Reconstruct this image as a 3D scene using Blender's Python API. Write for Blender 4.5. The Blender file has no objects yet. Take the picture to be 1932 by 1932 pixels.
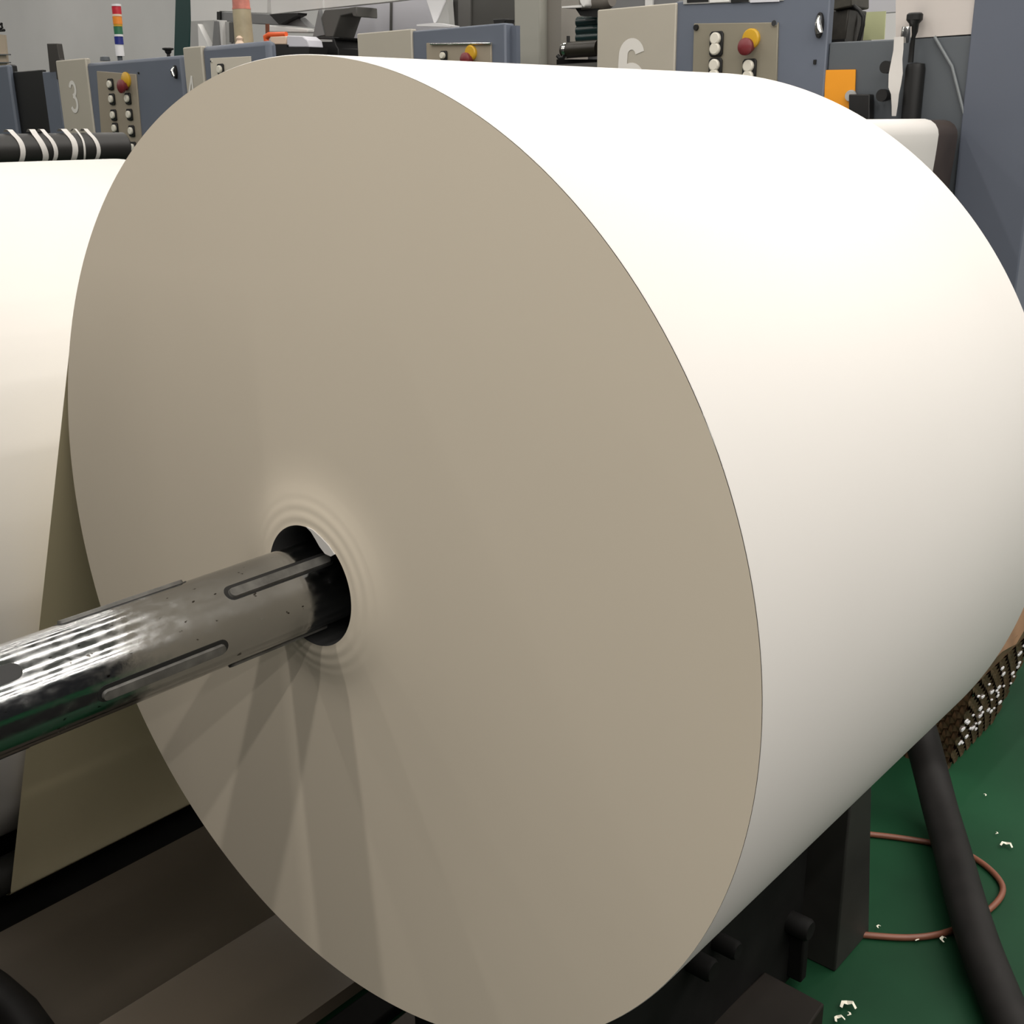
import bpy, bmesh, math, random
from mathutils import Vector, Matrix
random.seed(7)
C = bpy.context.scene.collection
PI = math.pi
rad = math.radians

# ------------------------------------------------------------------ camera (solved from the photo)
CX, CY, CZ = -0.8251235, -1.0329383, 0.5257130
YAW, PIT, ROL, FPX = 0.7226101, 0.3252752, -0.0129677, 2159.2724
CAM = Vector((CX, CY, CZ))
FW = Vector((math.cos(PIT)*math.cos(YAW), math.cos(PIT)*math.sin(YAW), -math.sin(PIT)))
_rt = Vector((math.sin(YAW), -math.cos(YAW), 0)); _up = _rt.cross(FW)
RT = _rt*math.cos(ROL)+_up*math.sin(ROL); UP = _up*math.cos(ROL)-_rt*math.sin(ROL)
cd = bpy.data.cameras.new('camera'); cam = bpy.data.objects.new('camera', cd); C.objects.link(cam)
cd.sensor_fit = 'HORIZONTAL'; cd.sensor_width = 36; cd.lens = FPX/1932*36; cd.clip_start = .02; cd.clip_end = 100
M = Matrix((RT, UP, -FW)).transposed().to_4x4(); M.translation = CAM
cam.matrix_world = M
bpy.context.scene.camera = cam

def ray(px, py): return RT*((px-966)/FPX) - UP*((py-966)/FPX) + FW
def atx(px, py, x): d = ray(px, py); return CAM + d*((x-CX)/d.x)
def aty(px, py, y): d = ray(px, py); return CAM + d*((y-CY)/d.y)
def atz(px, py, z): d = ray(px, py); return CAM + d*((z-CZ)/d.z)

FLOOR = -1.083
R, L = 0.6, 0.795          # main roll
XP = 2.35                  # front plane of the press

# ------------------------------------------------------------------ materials
def mat(name, col, rough=.5, metal=0., var=.0, scale=8., bump=0., bscale=60., spec=.5, emit=None, stretch=None):
    m = bpy.data.materials.new(name); m.use_nodes = True
    nt = m.node_tree; b = nt.nodes['Principled BSDF']
    c = (*col, 1)
    b.inputs['Base Color'].default_value = c; b.inputs['Roughness'].default_value = rough
    b.inputs['Metallic'].default_value = metal; b.inputs['Specular IOR Level'].default_value = spec
    tc = nt.nodes.new('ShaderNodeTexCoord'); src = tc.outputs['Object']
    if stretch:
        mp = nt.nodes.new('ShaderNodeMapping'); mp.inputs['Scale'].default_value = stretch
        nt.links.new(src, mp.inputs['Vector']); src = mp.outputs['Vector']
    if var:
        n = nt.nodes.new('ShaderNodeTexNoise'); n.inputs['Scale'].default_value = scale; n.inputs['Detail'].default_value = 5
        r = nt.nodes.new('ShaderNodeValToRGB')
        r.color_ramp.elements[0].position = .3; r.color_ramp.elements[1].position = .7
        r.color_ramp.elements[0].color = (*[v*(1-var) for v in col], 1)
        r.color_ramp.elements[1].color = (*[min(1, v*(1+var)) for v in col], 1)
        nt.links.new(src, n.inputs['Vector']); nt.links.new(n.outputs['Fac'], r.inputs['Fac'])
        nt.links.new(r.outputs['Color'], b.inputs['Base Color'])
    if bump:
        n2 = nt.nodes.new('ShaderNodeTexNoise'); n2.inputs['Scale'].default_value = bscale; n2.inputs['Detail'].default_value = 3
        bp = nt.nodes.new('ShaderNodeBump'); bp.inputs['Strength'].default_value = bump; bp.inputs['Distance'].default_value = .002
        nt.links.new(src, n2.inputs['Vector']); nt.links.new(n2.outputs['Fac'], bp.inputs['Height'])
        nt.links.new(bp.outputs['Normal'], b.inputs['Normal'])
    if emit:
        b.inputs['Emission Color'].default_value = c; b.inputs['Emission Strength'].default_value = emit
    return m

def srgb(r, g, b):
    f = lambda v: (v/255/12.92) if v/255 <= .04045 else ((v/255+.055)/1.055)**2.4
    return (f(r), f(g), f(b))

paper = mat('white_paper', (.605, .585, .56), .55, var=.012, scale=3, spec=.3)
paper_sheet = mat('shade_tinted_sheet', (.64, .56, .36), .6, var=.02, scale=4, spec=.3)  # yellowed base colour stands in for the sheet's shaded, translucent look
edge_paper = mat('cut_paper_edge', (.71, .63, .51), .5, var=.02, scale=1.6, spec=.35)
core_mat = mat('dark_core', (.06, .06, .06), .55)
black = mat('black_plastic', (.012, .012, .012), .45, spec=.35)
black_rough = mat('black_oily_steel', (.007, .0068, .0065), .65, var=.3, scale=9, spec=.1)
dark_steel = mat('dark_steel', (.022, .021, .019), .55, var=.25, scale=6, spec=.3)
dark_tray = mat('grey_brown_sheet_steel', (.075, .062, .048), .42, var=.1, scale=3, bump=.1, bscale=3)
blue = mat('blue_grey_enamel', srgb(99, 106, 119), .45, var=.04, scale=3, spec=.35)
blue_dark = mat('slate_enamel', srgb(88, 93, 98), .45, var=.05, scale=3, spec=.35)
grey_panel = mat('warm_grey_enamel', srgb(176, 170, 157), .5, var=.03, scale=4)
panel_metal = mat('control_plate', srgb(160, 150, 133), .4, metal=.15, var=.04, scale=6)
white_enamel = mat('white_enamel', (.75, .745, .73), .45)
lilac = mat('pale_lilac_enamel', srgb(206, 206, 214), .5)
light_grey = mat('light_grey_enamel', srgb(170, 170, 168), .5)
mid_grey = mat('mid_grey_enamel', srgb(120, 121, 122), .5)
dark_grey = mat('dark_grey_enamel', srgb(82, 81, 78), .5, var=.05)
chrome = mat('chrome', (.8, .8, .78), .15, metal=1.)
button_white = mat('ivory_button', (.72, .69, .60), .4)
number_white = mat('number_paint', (.72, .70, .66), .5)
yellow = mat('yellow_plastic', (.62, .36, .02), .4)
dark_red = mat('dark_red_plastic', (.17, .02, .025), .4)
red = mat('red_lens', (.55, .02, .04), .3); orange_l = mat('orange_lens', (.85, .27, .03), .3)
green_l = mat('green_lens', (.03, .16, .08), .3); blue_l = mat('blue_lens', (.02, .03, .22), .3)
white_l = mat('white_lens', (.8, .8, .82), .35)
teal = mat('teal_enamel', (.006, .045, .042), .45)
orange_note = mat('orange_note_paper', (.83, .32, .008), .6)
tan_plastic = mat('cloudy_tan_plastic', (.42, .36, .24), .35, var=.15, scale=14)
pink_cap = mat('pinkish_red_plastic', (.62, .22, .17), .4, var=.25, scale=20)
orange_red = mat('orange_red_plastic', (.85, .13, .03), .4)
cream = mat('cream_plastic', (.80, .62, .48), .5)
pale_green = mat('pale_green_paper', (.60, .63, .36), .6)
beige = mat('beige_board', (.58, .48, .37), .6)
floor_m = mat('green_floor_paint', (.008, .044, .019), .5, var=.35, scale=1.6, bump=.1, bscale=14, spec=.15)
wall_m = mat('grey_wall_paint', (.62, .615, .61), .7, var=.05, scale=1.2)
ceil_m = mat('ceiling_paint', (.6, .6, .58), .8)
basket_m = mat('brown_woven_cane', (.075, .042, .022), .3, var=.3, scale=18, bump=.4, bscale=40)
brown_wrap = mat('brown_wrapping', (.22, .125, .07), .35, var=.3, scale=10)
copper = mat('copper_coloured_hose', (.17, .06, .034), .45, var=.2, scale=12)
rubber = mat('black_rubber_hose', (.010, .009, .0085), .6, var=.3, scale=14, spec=.2)
brown_roller = mat('brown_black_drum', (.05, .036, .03), .35, var=.3, scale=6)
slat_m = mat('worn_rubber_slat', (.085, .082, .075), .45, var=.35, scale=60)
scrap_m = mat('paper_scrap', (.75, .72, .6), .6)

# brushed, scratched steel of the shaft
def shaft_mat():
    m = bpy.data.materials.new('scratched_steel'); m.use_nodes = True; nt = m.node_tree; b = nt.nodes['Principled BSDF']
    b.inputs['Metallic'].default_value = 1; b.inputs['Base Color'].default_value = (.50, .50, .49, 1)
    tc = nt.nodes.new('ShaderNodeTexCoord')
    n = nt.nodes.new('ShaderNodeTexNoise'); n.inputs['Scale'].default_value = 90; n.inputs['Detail'].default_value = 6
    mp = nt.nodes.new('ShaderNodeMapping'); mp.inputs['Scale'].default_value = (.6, 1, 1)
    nt.links.new(tc.outputs['Object'], mp.inputs['Vector']); nt.links.new(mp.outputs['Vector'], n.inputs['Vector'])
    r = nt.nodes.new('ShaderNodeMapRange'); r.inputs['From Min'].default_value = .4; r.inputs['From Max'].default_value = .75
    r.inputs['To Min'].default_value = .10; r.inputs['To Max'].default_value = .30
    nt.links.new(n.outputs['Fac'], r.inputs['Value']); nt.links.new(r.outputs['Result'], b.inputs['Roughness'])
    # dark pits
    n3 = nt.nodes.new('ShaderNodeTexNoise'); n3.inputs['Scale'].default_value = 130; n3.inputs['Detail'].default_value = 2
    nt.links.new(mp.outputs['Vector'], n3.inputs['Vector'])
    cr = nt.nodes.new('ShaderNodeValToRGB'); cr.color_ramp.elements[0].position = .70; cr.color_ramp.elements[1].position = .73
    cr.color_ramp.elements[0].color = (.33, .335, .335, 1); cr.color_ramp.elements[1].color = (.06, .055, .05, 1)
    nt.links.new(n3.outputs['Fac'], cr.inputs['Fac']); nt.links.new(cr.outputs['Color'], b.inputs['Base Color'])
    bp = nt.nodes.new('ShaderNodeBump'); bp.inputs['Strength'].default_value = .07; bp.inputs['Distance'].default_value = .001
    n2 = nt.nodes.new('ShaderNodeTexNoise'); n2.inputs['Scale'].default_value = 160; n2.inputs['Detail'].default_value = 4
    nt.links.new(mp.outputs['Vector'], n2.inputs['Vector']); nt.links.new(n2.outputs['Fac'], bp.inputs['Height'])
    nt.links.new(bp.outputs['Normal'], b.inputs['Normal'])
    return m
steel = shaft_mat()

# ------------------------------------------------------------------ mesh builder
class MB:
    def __init__(s): s.v = []; s.f = []
    def add(s, vs, fs):
        o = len(s.v); s.v += [tuple(v) for v in vs]; s.f += [tuple(i+o for i in f) for f in fs]; return s
    def box(s, x0, x1, y0, y1, z0, z1):
        vs = [(x, y, z) for x in (x0, x1) for y in (y0, y1) for z in (z0, z1)]
        return s.add(vs, [(0, 1, 3, 2), (4, 6, 7, 5), (0, 4, 5, 1), (2, 3, 7, 6), (0, 2, 6, 4), (1, 5, 7, 3)])
    def prism(s, pts, d):          # polygon + extrusion vector
        n = len(pts); d = Vector(d); a = [Vector(p) for p in pts]
        vs = a+[p+d for p in a]
        return s.add(vs, [tuple(range(n)), tuple(range(2*n-1, n-1, -1))]+[(i, i+n, (i+1) % n+n, (i+1) % n) for i in range(n)])
    def tube(s, pts, rs, n=16, caps=True):
        pts = [Vector(p) for p in pts]
        if not isinstance(rs, (list, tuple)): rs = [rs]*len(pts)
        k = len(pts); vs = []; u = None
        for i, p in enumerate(pts):
            t = (pts[min(i+1, k-1)]-pts[max(i-1, 0)]).normalized()
            if u is None: u = t.orthogonal().normalized()
            u = (u-t*u.dot(t)).normalized(); w = t.cross(u)
            vs += [p+(u*math.cos(2*PI*j/n)+w*math.sin(2*PI*j/n))*rs[i] for j in range(n)]
        fs = [(i*n+j, i*n+(j+1) % n, (i+1)*n+(j+1) % n, (i+1)*n+j) for i in range(k-1) for j in range(n)]
        if caps: fs += [tuple(range(n-1, -1, -1)), tuple(range((k-1)*n, k*n))]
        return s.add(vs, fs)
    def lathe(s, prof, cen, axis='X', n=64):   # prof: (axial, radius)
        vs = []; k = len(prof)
        for a, r in prof:
            for j in range(n):
                c, q = r*math.cos(2*PI*j/n), r*math.sin(2*PI*j/n)
                vs.append({'X': (cen[0]+a, cen[1]+c, cen[2]+q), 'Z': (cen[0]+c, cen[1]+q, cen[2]+a), 'Y': (cen[0]+q, cen[1]+a, cen[2]+c)}[axis])
        return s.add(vs, [(i*n+j, i*n+(j+1) % n, (i+1)*n+(j+1) % n, (i+1)*n+j) for i in range(k-1) for j in range(n)])
    def sheet(s, prof, x0, x1, n=1):            # YZ profile swept along X
        k = len(prof); vs = [(x0+(x1-x0)*i/n, y, z) for i in range(n+1) for y, z in prof]
        return s.add(vs, [(i*k+j, (i+1)*k+j, (i+1)*k+j+1, i*k+j+1) for i in range(n) for j in range(k-1)])
    def ribbon(s, pts, w, x):                    # flat stroke in the YZ plane at x
        P = [Vector(p) for p in pts]; vs = []
        for i, p in enumerate(P):
            t = (P[min(i+1, len(P)-1)]-P[max(i-1, 0)]).normalized(); nrm = Vector((-t.y, t.x))*w/2
            vs += [(x, p.x+nrm.x, p.y+nrm.y), (x, p.x-nrm.x, p.y-nrm.y)]
        return s.add(vs, [(2*i, 2*i+1, 2*i+3, 2*i+2) for i in range(len(P)-1)])
    def build(s, name, m, parent=None, smooth=40, bevel=0, origin=None):
        me = bpy.data.meshes.new(name)
        if origin is None and s.v:
            if parent is not None: origin = tuple(parent.matrix_world.translation) if False else None
            xs = list(zip(*s.v)); origin = ((min(xs[0])+max(xs[0]))/2, (min(xs[1])+max(xs[1]))/2, min(xs[2]))
        if ZF and s.v and min(v[0] for v in s.v) >= XP+.06 and name not in ('post_shaft', 'post_foot', 'wall_back', 'cabinet_body', 'shelf_body', 'board', 'hook'):
            zf = zfloor(s.v)
            s.v = [(v[0], v[1], max(v[2], zf)) for v in s.v]
            origin = (origin[0], origin[1], max(origin[2], zf))
        o3 = Vector(origin)
        me.from_pydata([Vector(v)-o3 for v in s.v], [], s.f)
        bm = bmesh.new(); bm.from_mesh(me); bmesh.ops.remove_doubles(bm, verts=bm.verts, dist=1e-6)
        bmesh.ops.recalc_face_normals(bm, faces=bm.faces); bm.to_mesh(me); bm.free()
        me.materials.append(m)
        if smooth:
            me.shade_smooth(); me.set_sharp_from_angle(angle=rad(smooth))
        o = bpy.data.objects.new(name, me); C.objects.link(o); o.location = o3
        W[o.name] = o3.copy()
        if parent is not None:
            o.parent = parent; o.location = o3-W[parent.name]
        if bevel:
            b = o.modifiers.new('edge', 'BEVEL'); b.width = bevel; b.segments = 2; b.limit_method = 'ANGLE'; b.angle_limit = rad(50)
        return o
W = {}
ZF = None
def tag(o, label, cat, group=None, kind=None):
    o['label'] = label; o['category'] = cat
    if group: o['group'] = group
    if kind: o['kind'] = kind
    return o
def thing(name, label, cat, loc, group=None):
    o = bpy.data.objects.new(name, None); C.objects.link(o); o.location = loc; o.empty_display_size = .05
    W[o.name] = Vector(loc); return tag(o, label, cat, group)
def struct(o, label=None):
    o['kind'] = 'structure'
    return o
def quad(px, x, depth):            # outline given in photo pixels on the plane X = x, given real depth
    return MB().prism([atx(a, b, x) for a, b in px], (depth, 0, 0))

# ------------------------------------------------------------------ room
struct(MB().box(-4.5, 6.2, -4.5, 15, FLOOR-.1, FLOOR).build('floor', floor_m))
struct(MB().box(5.6, 5.7, -4.5, 15, FLOOR, 3.2).build('wall_back', wall_m))
struct(MB().box(-4.5, 6.2, -4.5, 15, 3.2, 3.3).build('ceiling', ceil_m))

# ------------------------------------------------------------------ main paper roll
roll = thing('paper_roll', 'huge white paper roll in front with its beige end facing the viewer', 'paper roll', (L/2, 0, -R))
HC = (.0205, -.0085); HR = .0777
n = 256
MB().lathe([(0.001, R-.0008), (.002, R), (L-.002, R), (L, R-.001), (L, .08)], (0, 0, 0), n=n).build('wound_paper', paper, roll, smooth=50)
# end face: rings, slightly telescoped round the core
def face_x(r, t):
    u = max(0, 1-(r-HR)/.075)
    x = -.010*u*u*(3-2*u)
    k = (r-HR)/.011
    if r < .125: x += .0003*math.sin(k*2*PI*.75)*min(1, max(0, (.125-r)/.03))
    return x
mb = MB(); prof = [HR+i*.0016 for i in range(34)]+[.135+i*.02 for i in range(24)]; prof = [p for p in prof if p < R-.01]+[R-.0008]
vs = []
for i, r in enumerate(prof):
    f = (r-HR)/(R-HR)
    for j in range(n):
        a = 2*PI*j/n
        vs.append((face_x(r, a)+0, HC[0]*(1-f)+r*math.cos(a), HC[1]*(1-f)+r*math.sin(a)))
mb.add(vs, [(i*n+j, i*n+(j+1) % n, (i+1)*n+(j+1) % n, (i+1)*n+j) for i in range(len(prof)-1) for j in range(n)])
e = mb.build('end_face', edge_paper, roll, smooth=60); e['label'] = 'beige cut end of the wound paper'
MB().lathe([(-.010, HR), (L, HR)], (0, HC[0], HC[1]), n=64).build('core_tube', core_mat, roll)
fl = [(577, 994), (590, 1000), (605, 1014), (620, 1030), (631, 1046), (624, 1050), (613, 1045), (603, 1032), (594, 1016), (586, 1003)]
o = MB().prism([atx(a, b, -.0115) for a, b in fl], (.0015, 0, 0)).build('paper_flap', paper, roll); o['label'] = 'loose white flap of paper at the core hole'
# web leaving the roll tangentially, going down behind it to a guide roller
th = rad(25); t0 = Vector((R*math.cos(th), R*math.sin(th))); td = Vector((math.sin(th), -math.cos(th)))
prof = [(R*math.cos(rad(a))+.0, R*math.sin(rad(a))) for a in (40, 36, 32, 28)]
prof = [(y*1.002, z*1.002) for y, z in prof]
GR = .042; s_end = (t0.y+1.0)/math.cos(th)
p_end = t0+td*s_end
prof += [tuple(t0*1.002+td*s_end*i/14) for i in range(15)]
nrm = Vector((math.cos(th), math.sin(th))); gc = p_end+nrm*GR     # guide roller axis on the far side of the web
for k in range(1, 9):
    a = rad(180+25)+rad(65)*k/8
    prof.append((gc.x+(GR+.001)*math.cos(a), gc.y+(GR+.001)*math.sin(a)))
prof.append((gc.x+.12, gc.y-GR-.001))
o = MB().sheet(prof, .002, L-.002, 8).build('paper_web', paper_sheet, roll, smooth=60); o['label'] = 'sheet of paper running down off the back of the roll'
gt = thing('guide_roller', 'slim dark guide roller low down behind the sheet off the big roll', 'roller', (L/2, gc.x, gc.y-GR))
MB().lathe([(-.05, .012), (-.05, GR*.5), (-.02, GR*.5), (-.02, GR-.003), (L+.03, GR-.003), (L+.03, .012)], (0, gc.x, gc.y), n=32).build('roller_body', dark_steel, gt)
for xx in (-.06, L+.04):
    MB().box(xx-.012, xx+.012, gc.x-.03, gc.x+.03, FLOOR, gc.y+.035).build('bracket', black_rough, gt, bevel=.003)

# ------------------------------------------------------------------ expanding shaft
SC = (.036, -.0152); SR = .0543
sh = thing('expanding_shaft', 'scratched steel air shaft with rubber slats through the big paper roll', 'shaft', (-.2, SC[0], SC[1]-SR))
X0, X1 = -.62, 1.12
MB().lathe([(X0, .0), (X0, SR-.004), (X0+.004, SR), (X1-.2, SR), (X1-.2, SR*.6), (X1, SR*.6), (X1, 0)], (0, SC[0], SC[1]), n=96).build('shaft_tube', steel, sh, smooth=30)
def stadium(x0, x1, ang, w, n=10):
    h = w/2; out = []
    for k in range(n+1): a = PI/2+PI*k/n; out.append((x0+h+h*math.cos(a), h*math.sin(a)))
    for k in range(n+1): a = -PI/2+PI*k/n; out.append((x1-h+h*math.cos(a), h*math.sin(a)))
    return out
def patch(mb, x0, x1, ang, w, r_in, r_out, inset):
    # curved raised pad following the tube, built in strips across its width
    A = stadium(x0, x1, ang, w); B = stadium(x0+inset, x1-inset, ang, w-2*inset)
    def P(x, s, r): a = rad(ang)+s/SR; return (x, SC[0]+r*math.cos(a), SC[1]+r*math.sin(a))
    k = len(A)
    vs = [P(x, s, r_in) for x, s in A]+[P(x, s, r_out) for x, s in B]
    fs = [(i, (i+1) % k, (i+1) % k+k, i+k) for i in range(k)]
    # cap: pair mirrored outline points so the top follows the curve
    h = k//2
    left, right = list(range(0, h)), list(range(h, k))
    top = [k+i for i in range(k)]
    # upper half (s>0) and lower half chains by x
    up = sorted([i for i in range(k) if B[i][1] >= 0], key=lambda i: B[i][0]); lo = sorted([i for i in range(k) if B[i][1] <= 0], key=lambda i: B[i][0])
    o = len(vs); mids = [P(B[i][0], 0, r_out) for i in up]; vs += mids
    fs += [(k+up[i], k+up[i+1], o+i+1, o+i) for i in range(len(up)-1)]
    m = min(len(up), len(lo))
    fs += [(o+i, o+i+1, k+lo[i+1], k+lo[i]) for i in range(m-1)]
    mb.add(vs, fs)
rings = [(-.319, -.158, (68, 188, 308), True), (-.143, .014, (128, 248, 8), True), (-.545, -.381, (128, 248, 8), False), (.03, .19, (68, 188, 308), True)]
for x0, x1, angs, filled in rings:
    for a in angs:
        mb = MB(); patch(mb, x0, x1, a, .0205, SR-.001, SR+.0004, .0004)
        g = mb.build('slot', black, sh, smooth=30); g['label'] = 'dark rounded slot cut in the shaft'
        if filled:
            mb = MB(); patch(mb, x0+.004, x1-.004, a+1.5, .0135, SR-.001, SR+.0036, .0016)
            q = mb.build('rubber_slat', slat_m, g, smooth=30)

# stand that carries the far end of the shaft
st = thing('roll_stand', 'dark steel roll stand with a flat post on the green floor', 'stand', (1.05, -.1, FLOOR))
PY = -.272
pts = [aty(1646, 1470, PY), aty(1640, 1760, PY), aty(1565, 1940, PY), aty(1607, 1470, PY)]
b0 = aty(1640, 1760, PY); t0p = aty(1646, 1430, PY)
lx = aty(1569, 1900, PY).x
MB().prism([(b0.x, PY, FLOOR), (t0p.x, PY, t0p.z), (lx+.0, PY, t0p.z), (lx, PY, FLOOR)], (0, .2, 0)).build('post', dark_steel, st, bevel=.004)
MB().box(.96, 1.06, -.07, .15, FLOOR, -.05).build('support_arm', black_rough, st, bevel=.006)
MB().box(-.74, -.57, -.02, 1.2, FLOOR+.03, -.071).build('near_shade_frame', black_rough, st, bevel=.01)  # unseen near-end support, added to carry the shaft and shade the roll end
MB().box(-.72, -.575, .12, 1.2, -.071, .72).build('shade_block', dark_steel, st, bevel=.01)  # unseen block added to darken the lower left of the roll end
MB().box(-1.9, -.46, -2.3, 1.2, FLOOR, FLOOR+.03).box(-.46, .62, -2.3, -.72, FLOOR, FLOOR+.03).build('reflection_plate', black_rough, st)  # unseen dark plate added to keep floor green out of the shaft's reflections
MB().lathe([(-.06, .0), (-.06, .06), (.06, .06), (.06, 0)], (1.02, SC[0], SC[1]), n=32).build('bearing', dark_steel, st)
MB().box(.16, .955, -.215, .06, FLOOR, -.70).build('base_housing', black_rough, st, bevel=.01)
for (px, py, r) in ((1510, 1748, .022), (1325, 1822, .02), (1372, 1785, .017)):
    p = aty(px, py, -.237)
    o = MB().lathe([(-.022, 0), (-.022, r*.8), (-.016, r), (.022, r), (.022, 0)], p, axis='Y', n=20).build('clamp_knob', black_rough, st)
p = aty(1512, 1790, -.235); MB().box(p.x-.012, p.x+.012, -.245, -.212, p.z-.07, p.z+.05).build('clamp_lever', black_rough, st, bevel=.004)
sb = [atz(1442, 1832, -.985), atz(1556, 1893, -.985), atz(1500, 1975, -.985), atz(1330, 1940, -.985)]
tag(MB().prism(sb, (0, 0, FLOOR+.985+.002)).build('tool_box', mat('dark_brown_box', (.011, .0085, .0065), .7, var=.2, spec=.2), bevel=.004),
    'low dark brown steel box on the floor under the big roll', 'box')

# trays and beams low at the left
tr = thing('floor_tray', 'grey sheet-steel tray below the sheet of paper, creased across', 'tray', (.2, .75, FLOOR))
ZT = -1.04
def yz(ang, z): return (CY-(z-CZ)/math.tan(rad(ang)), z) if False else (CY+(CZ-z)/math.tan(rad(ang)), z)
a0 = yz(36.66, -1.035); a1 = yz(42.5, -1.03); a2 = yz(47.52, -1.045)
up_prof = [(a0[0]+.0, a0[1]-.02), a0, (a0[0]*.75+a1[0]*.25, -1.05), ((a0[0]+a1[0])/2, -1.055), (a0[0]*.25+a1[0]*.75, -1.048), (a1[0]+.006, a1[1]), (a1[0], a1[1]+.004)]
MB().sheet(up_prof, -.45, .75, 6).build('upper_plate', dark_tray, tr, smooth=50)
lo_prof = [(a1[0], a1[1]+.004), (a1[0]-.006, a1[1]), (a1[0]*.5+a2[0]*.5, -1.036), a2, (a2[0], a2[1]-.03)]
MB().sheet(lo_prof, -.45, .75, 6).build('lower_plate', mat('brown_grey_plate', (.11, .088, .064), .5, var=.08, scale=3), tr, smooth=50)
for x in (-.4, .7):
    MB().box(x-.02, x+.02, a2[0]+.05, a0[0]-.05, FLOOR, -1.057).build('bearer', black_rough, tr)
c1, c2 = yz(48.0, -1.06), yz(50.0, -1.06)
tag(MB().box(-.5, .8, c2[0]+.01, c1[0]-.015, FLOOR, -1.058).build('floor_beam', black_rough, bevel=.004), 'black floor beam beside the grey tray under the big roll', 'beam')
tag(MB().box(-.5, .8, .06, c2[0]-.01, FLOOR, -1.062).build('floor_plate', mat('brown_floor_plate', (.08,.06,.045), .55, var=.2), bevel=.004), 'brown-grey floor plate under the bottom of the big roll', 'plate')
q = [atz(x, y, -1.0) for x, y in ((-60, 1835), (-10, 1870), (40, 1915), (75, 1965))]
q = [q[0]+(q[0]-q[1])*2]+q+[q[-1]+(q[-1]-q[-2])*2]
tag(MB().tube([(p.x, p.y, -1.0) for p in q], .035, 20).build('floor_hose', rubber), 'black hose end lying on the grey tray at lower left', 'hose')

tag(MB().box(-.6, .85, a0[0]+.004, 1.62, FLOOR, FLOOR+.004).build('gap_shade_sheet', black_rough), 'added black sheet standing in for the dark gap between the grey tray and the left paper roll', 'mat')  # darkness of the gap put in as a black sheet over the floor
# ------------------------------------------------------------------ second roll at left
r2 = thing('paper_roll', 'larger white paper roll standing behind at left, half hidden by the front roll', 'paper roll', (.33, 1.6915, FLOOR))
R2C = (1.6915, -.3105); R2 = .7705
MB().lathe([(-.13, .08), (-.13, R2-.001), (-.129, R2), (.779, R2), (.78, R2-.001), (.78, .08)], (0, *R2C), n=256).build('wound_paper', paper, r2, smooth=50)
MB().lathe([(-.132, .0787), (.782, .0787)], (0, *R2C), n=48).build('core_tube', core_mat, r2)

# black roller with white paper strips draped over it
RB = .055
cT = atx(232, 250, 1.35); cB = atx(238, 301, 1.35); yr = (cT.y+cB.y)/2; zr = (cT.z+cB.z)/2; RB = (cT.z-cB.z)/2*1.02
br = thing('idler_roller', 'thick black roller behind the left paper roll, below the number 3 panel', 'roller', (.6, yr, zr-RB))
MB().lathe([(-.55, 0), (-.55, RB), (1.345, RB), (1.352, RB-.006), (1.352, 0)], (0, yr, zr), n=48).build('roller_tube', mat('matt_black_roller', (.018, .017, .016), .5, var=.2, scale=8), br)
MB().box(-.62, -.55, yr-.03, yr+.03, FLOOR, zr+.08).build('support_post', black_rough, br)
xs = [(30, .012, 'short curled white paper strip draped over the black roller, leftmost'), (72, .014, 'white paper strip over the black roller, beside the leftmost curled one'),
      (92, .010, 'narrow white paper strip over the black roller below the dark opening'), (131, .014, 'bright white paper strip over the black roller below the number 3'),
      (151, .005, 'thin grey string over the black roller, between two white strips'), (174, .010, 'white paper strip over the black roller, the one nearest its free end')]
for px, w, lab in xs:
    p = aty(px, 252, yr-RB); x = p.x
    prof = []
    for k in range(15):
        a = rad(75+ (240-75)*k/14); rr = RB+.002+(.012*math.exp(-((k-1.5)/1.6)**2))
        prof.append((yr+rr*math.cos(a), zr+rr*math.sin(a)))
    mb = MB(); 
    vs = []
    for i, (y, z) in enumerate(prof):
        off = .004*math.sin(i*.4+px)+.0012*i
        vs += [(x-w*.7+off, y, z), (x+w*.7+off, y, z)]
    mb.add(vs, [(2*i, 2*i+1, 2*i+3, 2*i+2) for i in range(len(prof)-1)])
    tag(mb.build('paper_strip', paper, smooth=60), lab, 'paper strip', 'paper strips over the black roller')

# ------------------------------------------------------------------ press units
def panel_box(px0, px1, pytop, x, xb, zt=None, z0=FLOOR):
    a = atx(px0, pytop, x); b = atx(px1, pytop, x)
    z = (a.z+b.z)/2 if zt is None else zt
    return MB().box(x, xb, b.y, a.y, z0, z)
ZTOP = atx(1127, 15, XP).z-.005
def button(px, py, parent, x, r=.011, double=False, h=None):
    p = atx(px, py, x); h = h or r*1.35
    o = MB().prism([(x, p.y+r*1.25*c, p.z+h*s) for c, s in ((-1, -.8), (-.75, -1), (.75, -1), (1, -.8), (1, .8), (.75, 1), (-.75, 1), (-1, .8))], (-.008, 0, 0)).build('push_button', black, parent, bevel=.002)
    for dz in ((h*.42, -h*.40) if double else (0,)):
        rr = r*.95
        MB().lathe([(-.018, 0), (-.018, rr*.8), (-.015, rr), (-.006, rr), (-.006, 0)], (x, p.y, p.z+dz), n=20).build('button_cap', button_white, o)
    return o
def estop(px, py, parent, x, r):
    p = atx(px, py, x)
    o = MB().lathe([(-.012, 0), (-.012, r*.85), (-.008, r), (0, r), (0, 0)], (x, p.y, p.z+r*.45), n=28).build('emergency_stop', yellow, parent)
    MB().lathe([(-.045, 0), (-.044, r*.6), (-.038, r*.85), (-.028, r*.85), (-.022, r*.5), (-.006, r*.5), (-.006, 0)], (x, p.y, p.z-r*.35), n=28).build('stop_cap', dark_red, o)
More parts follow.
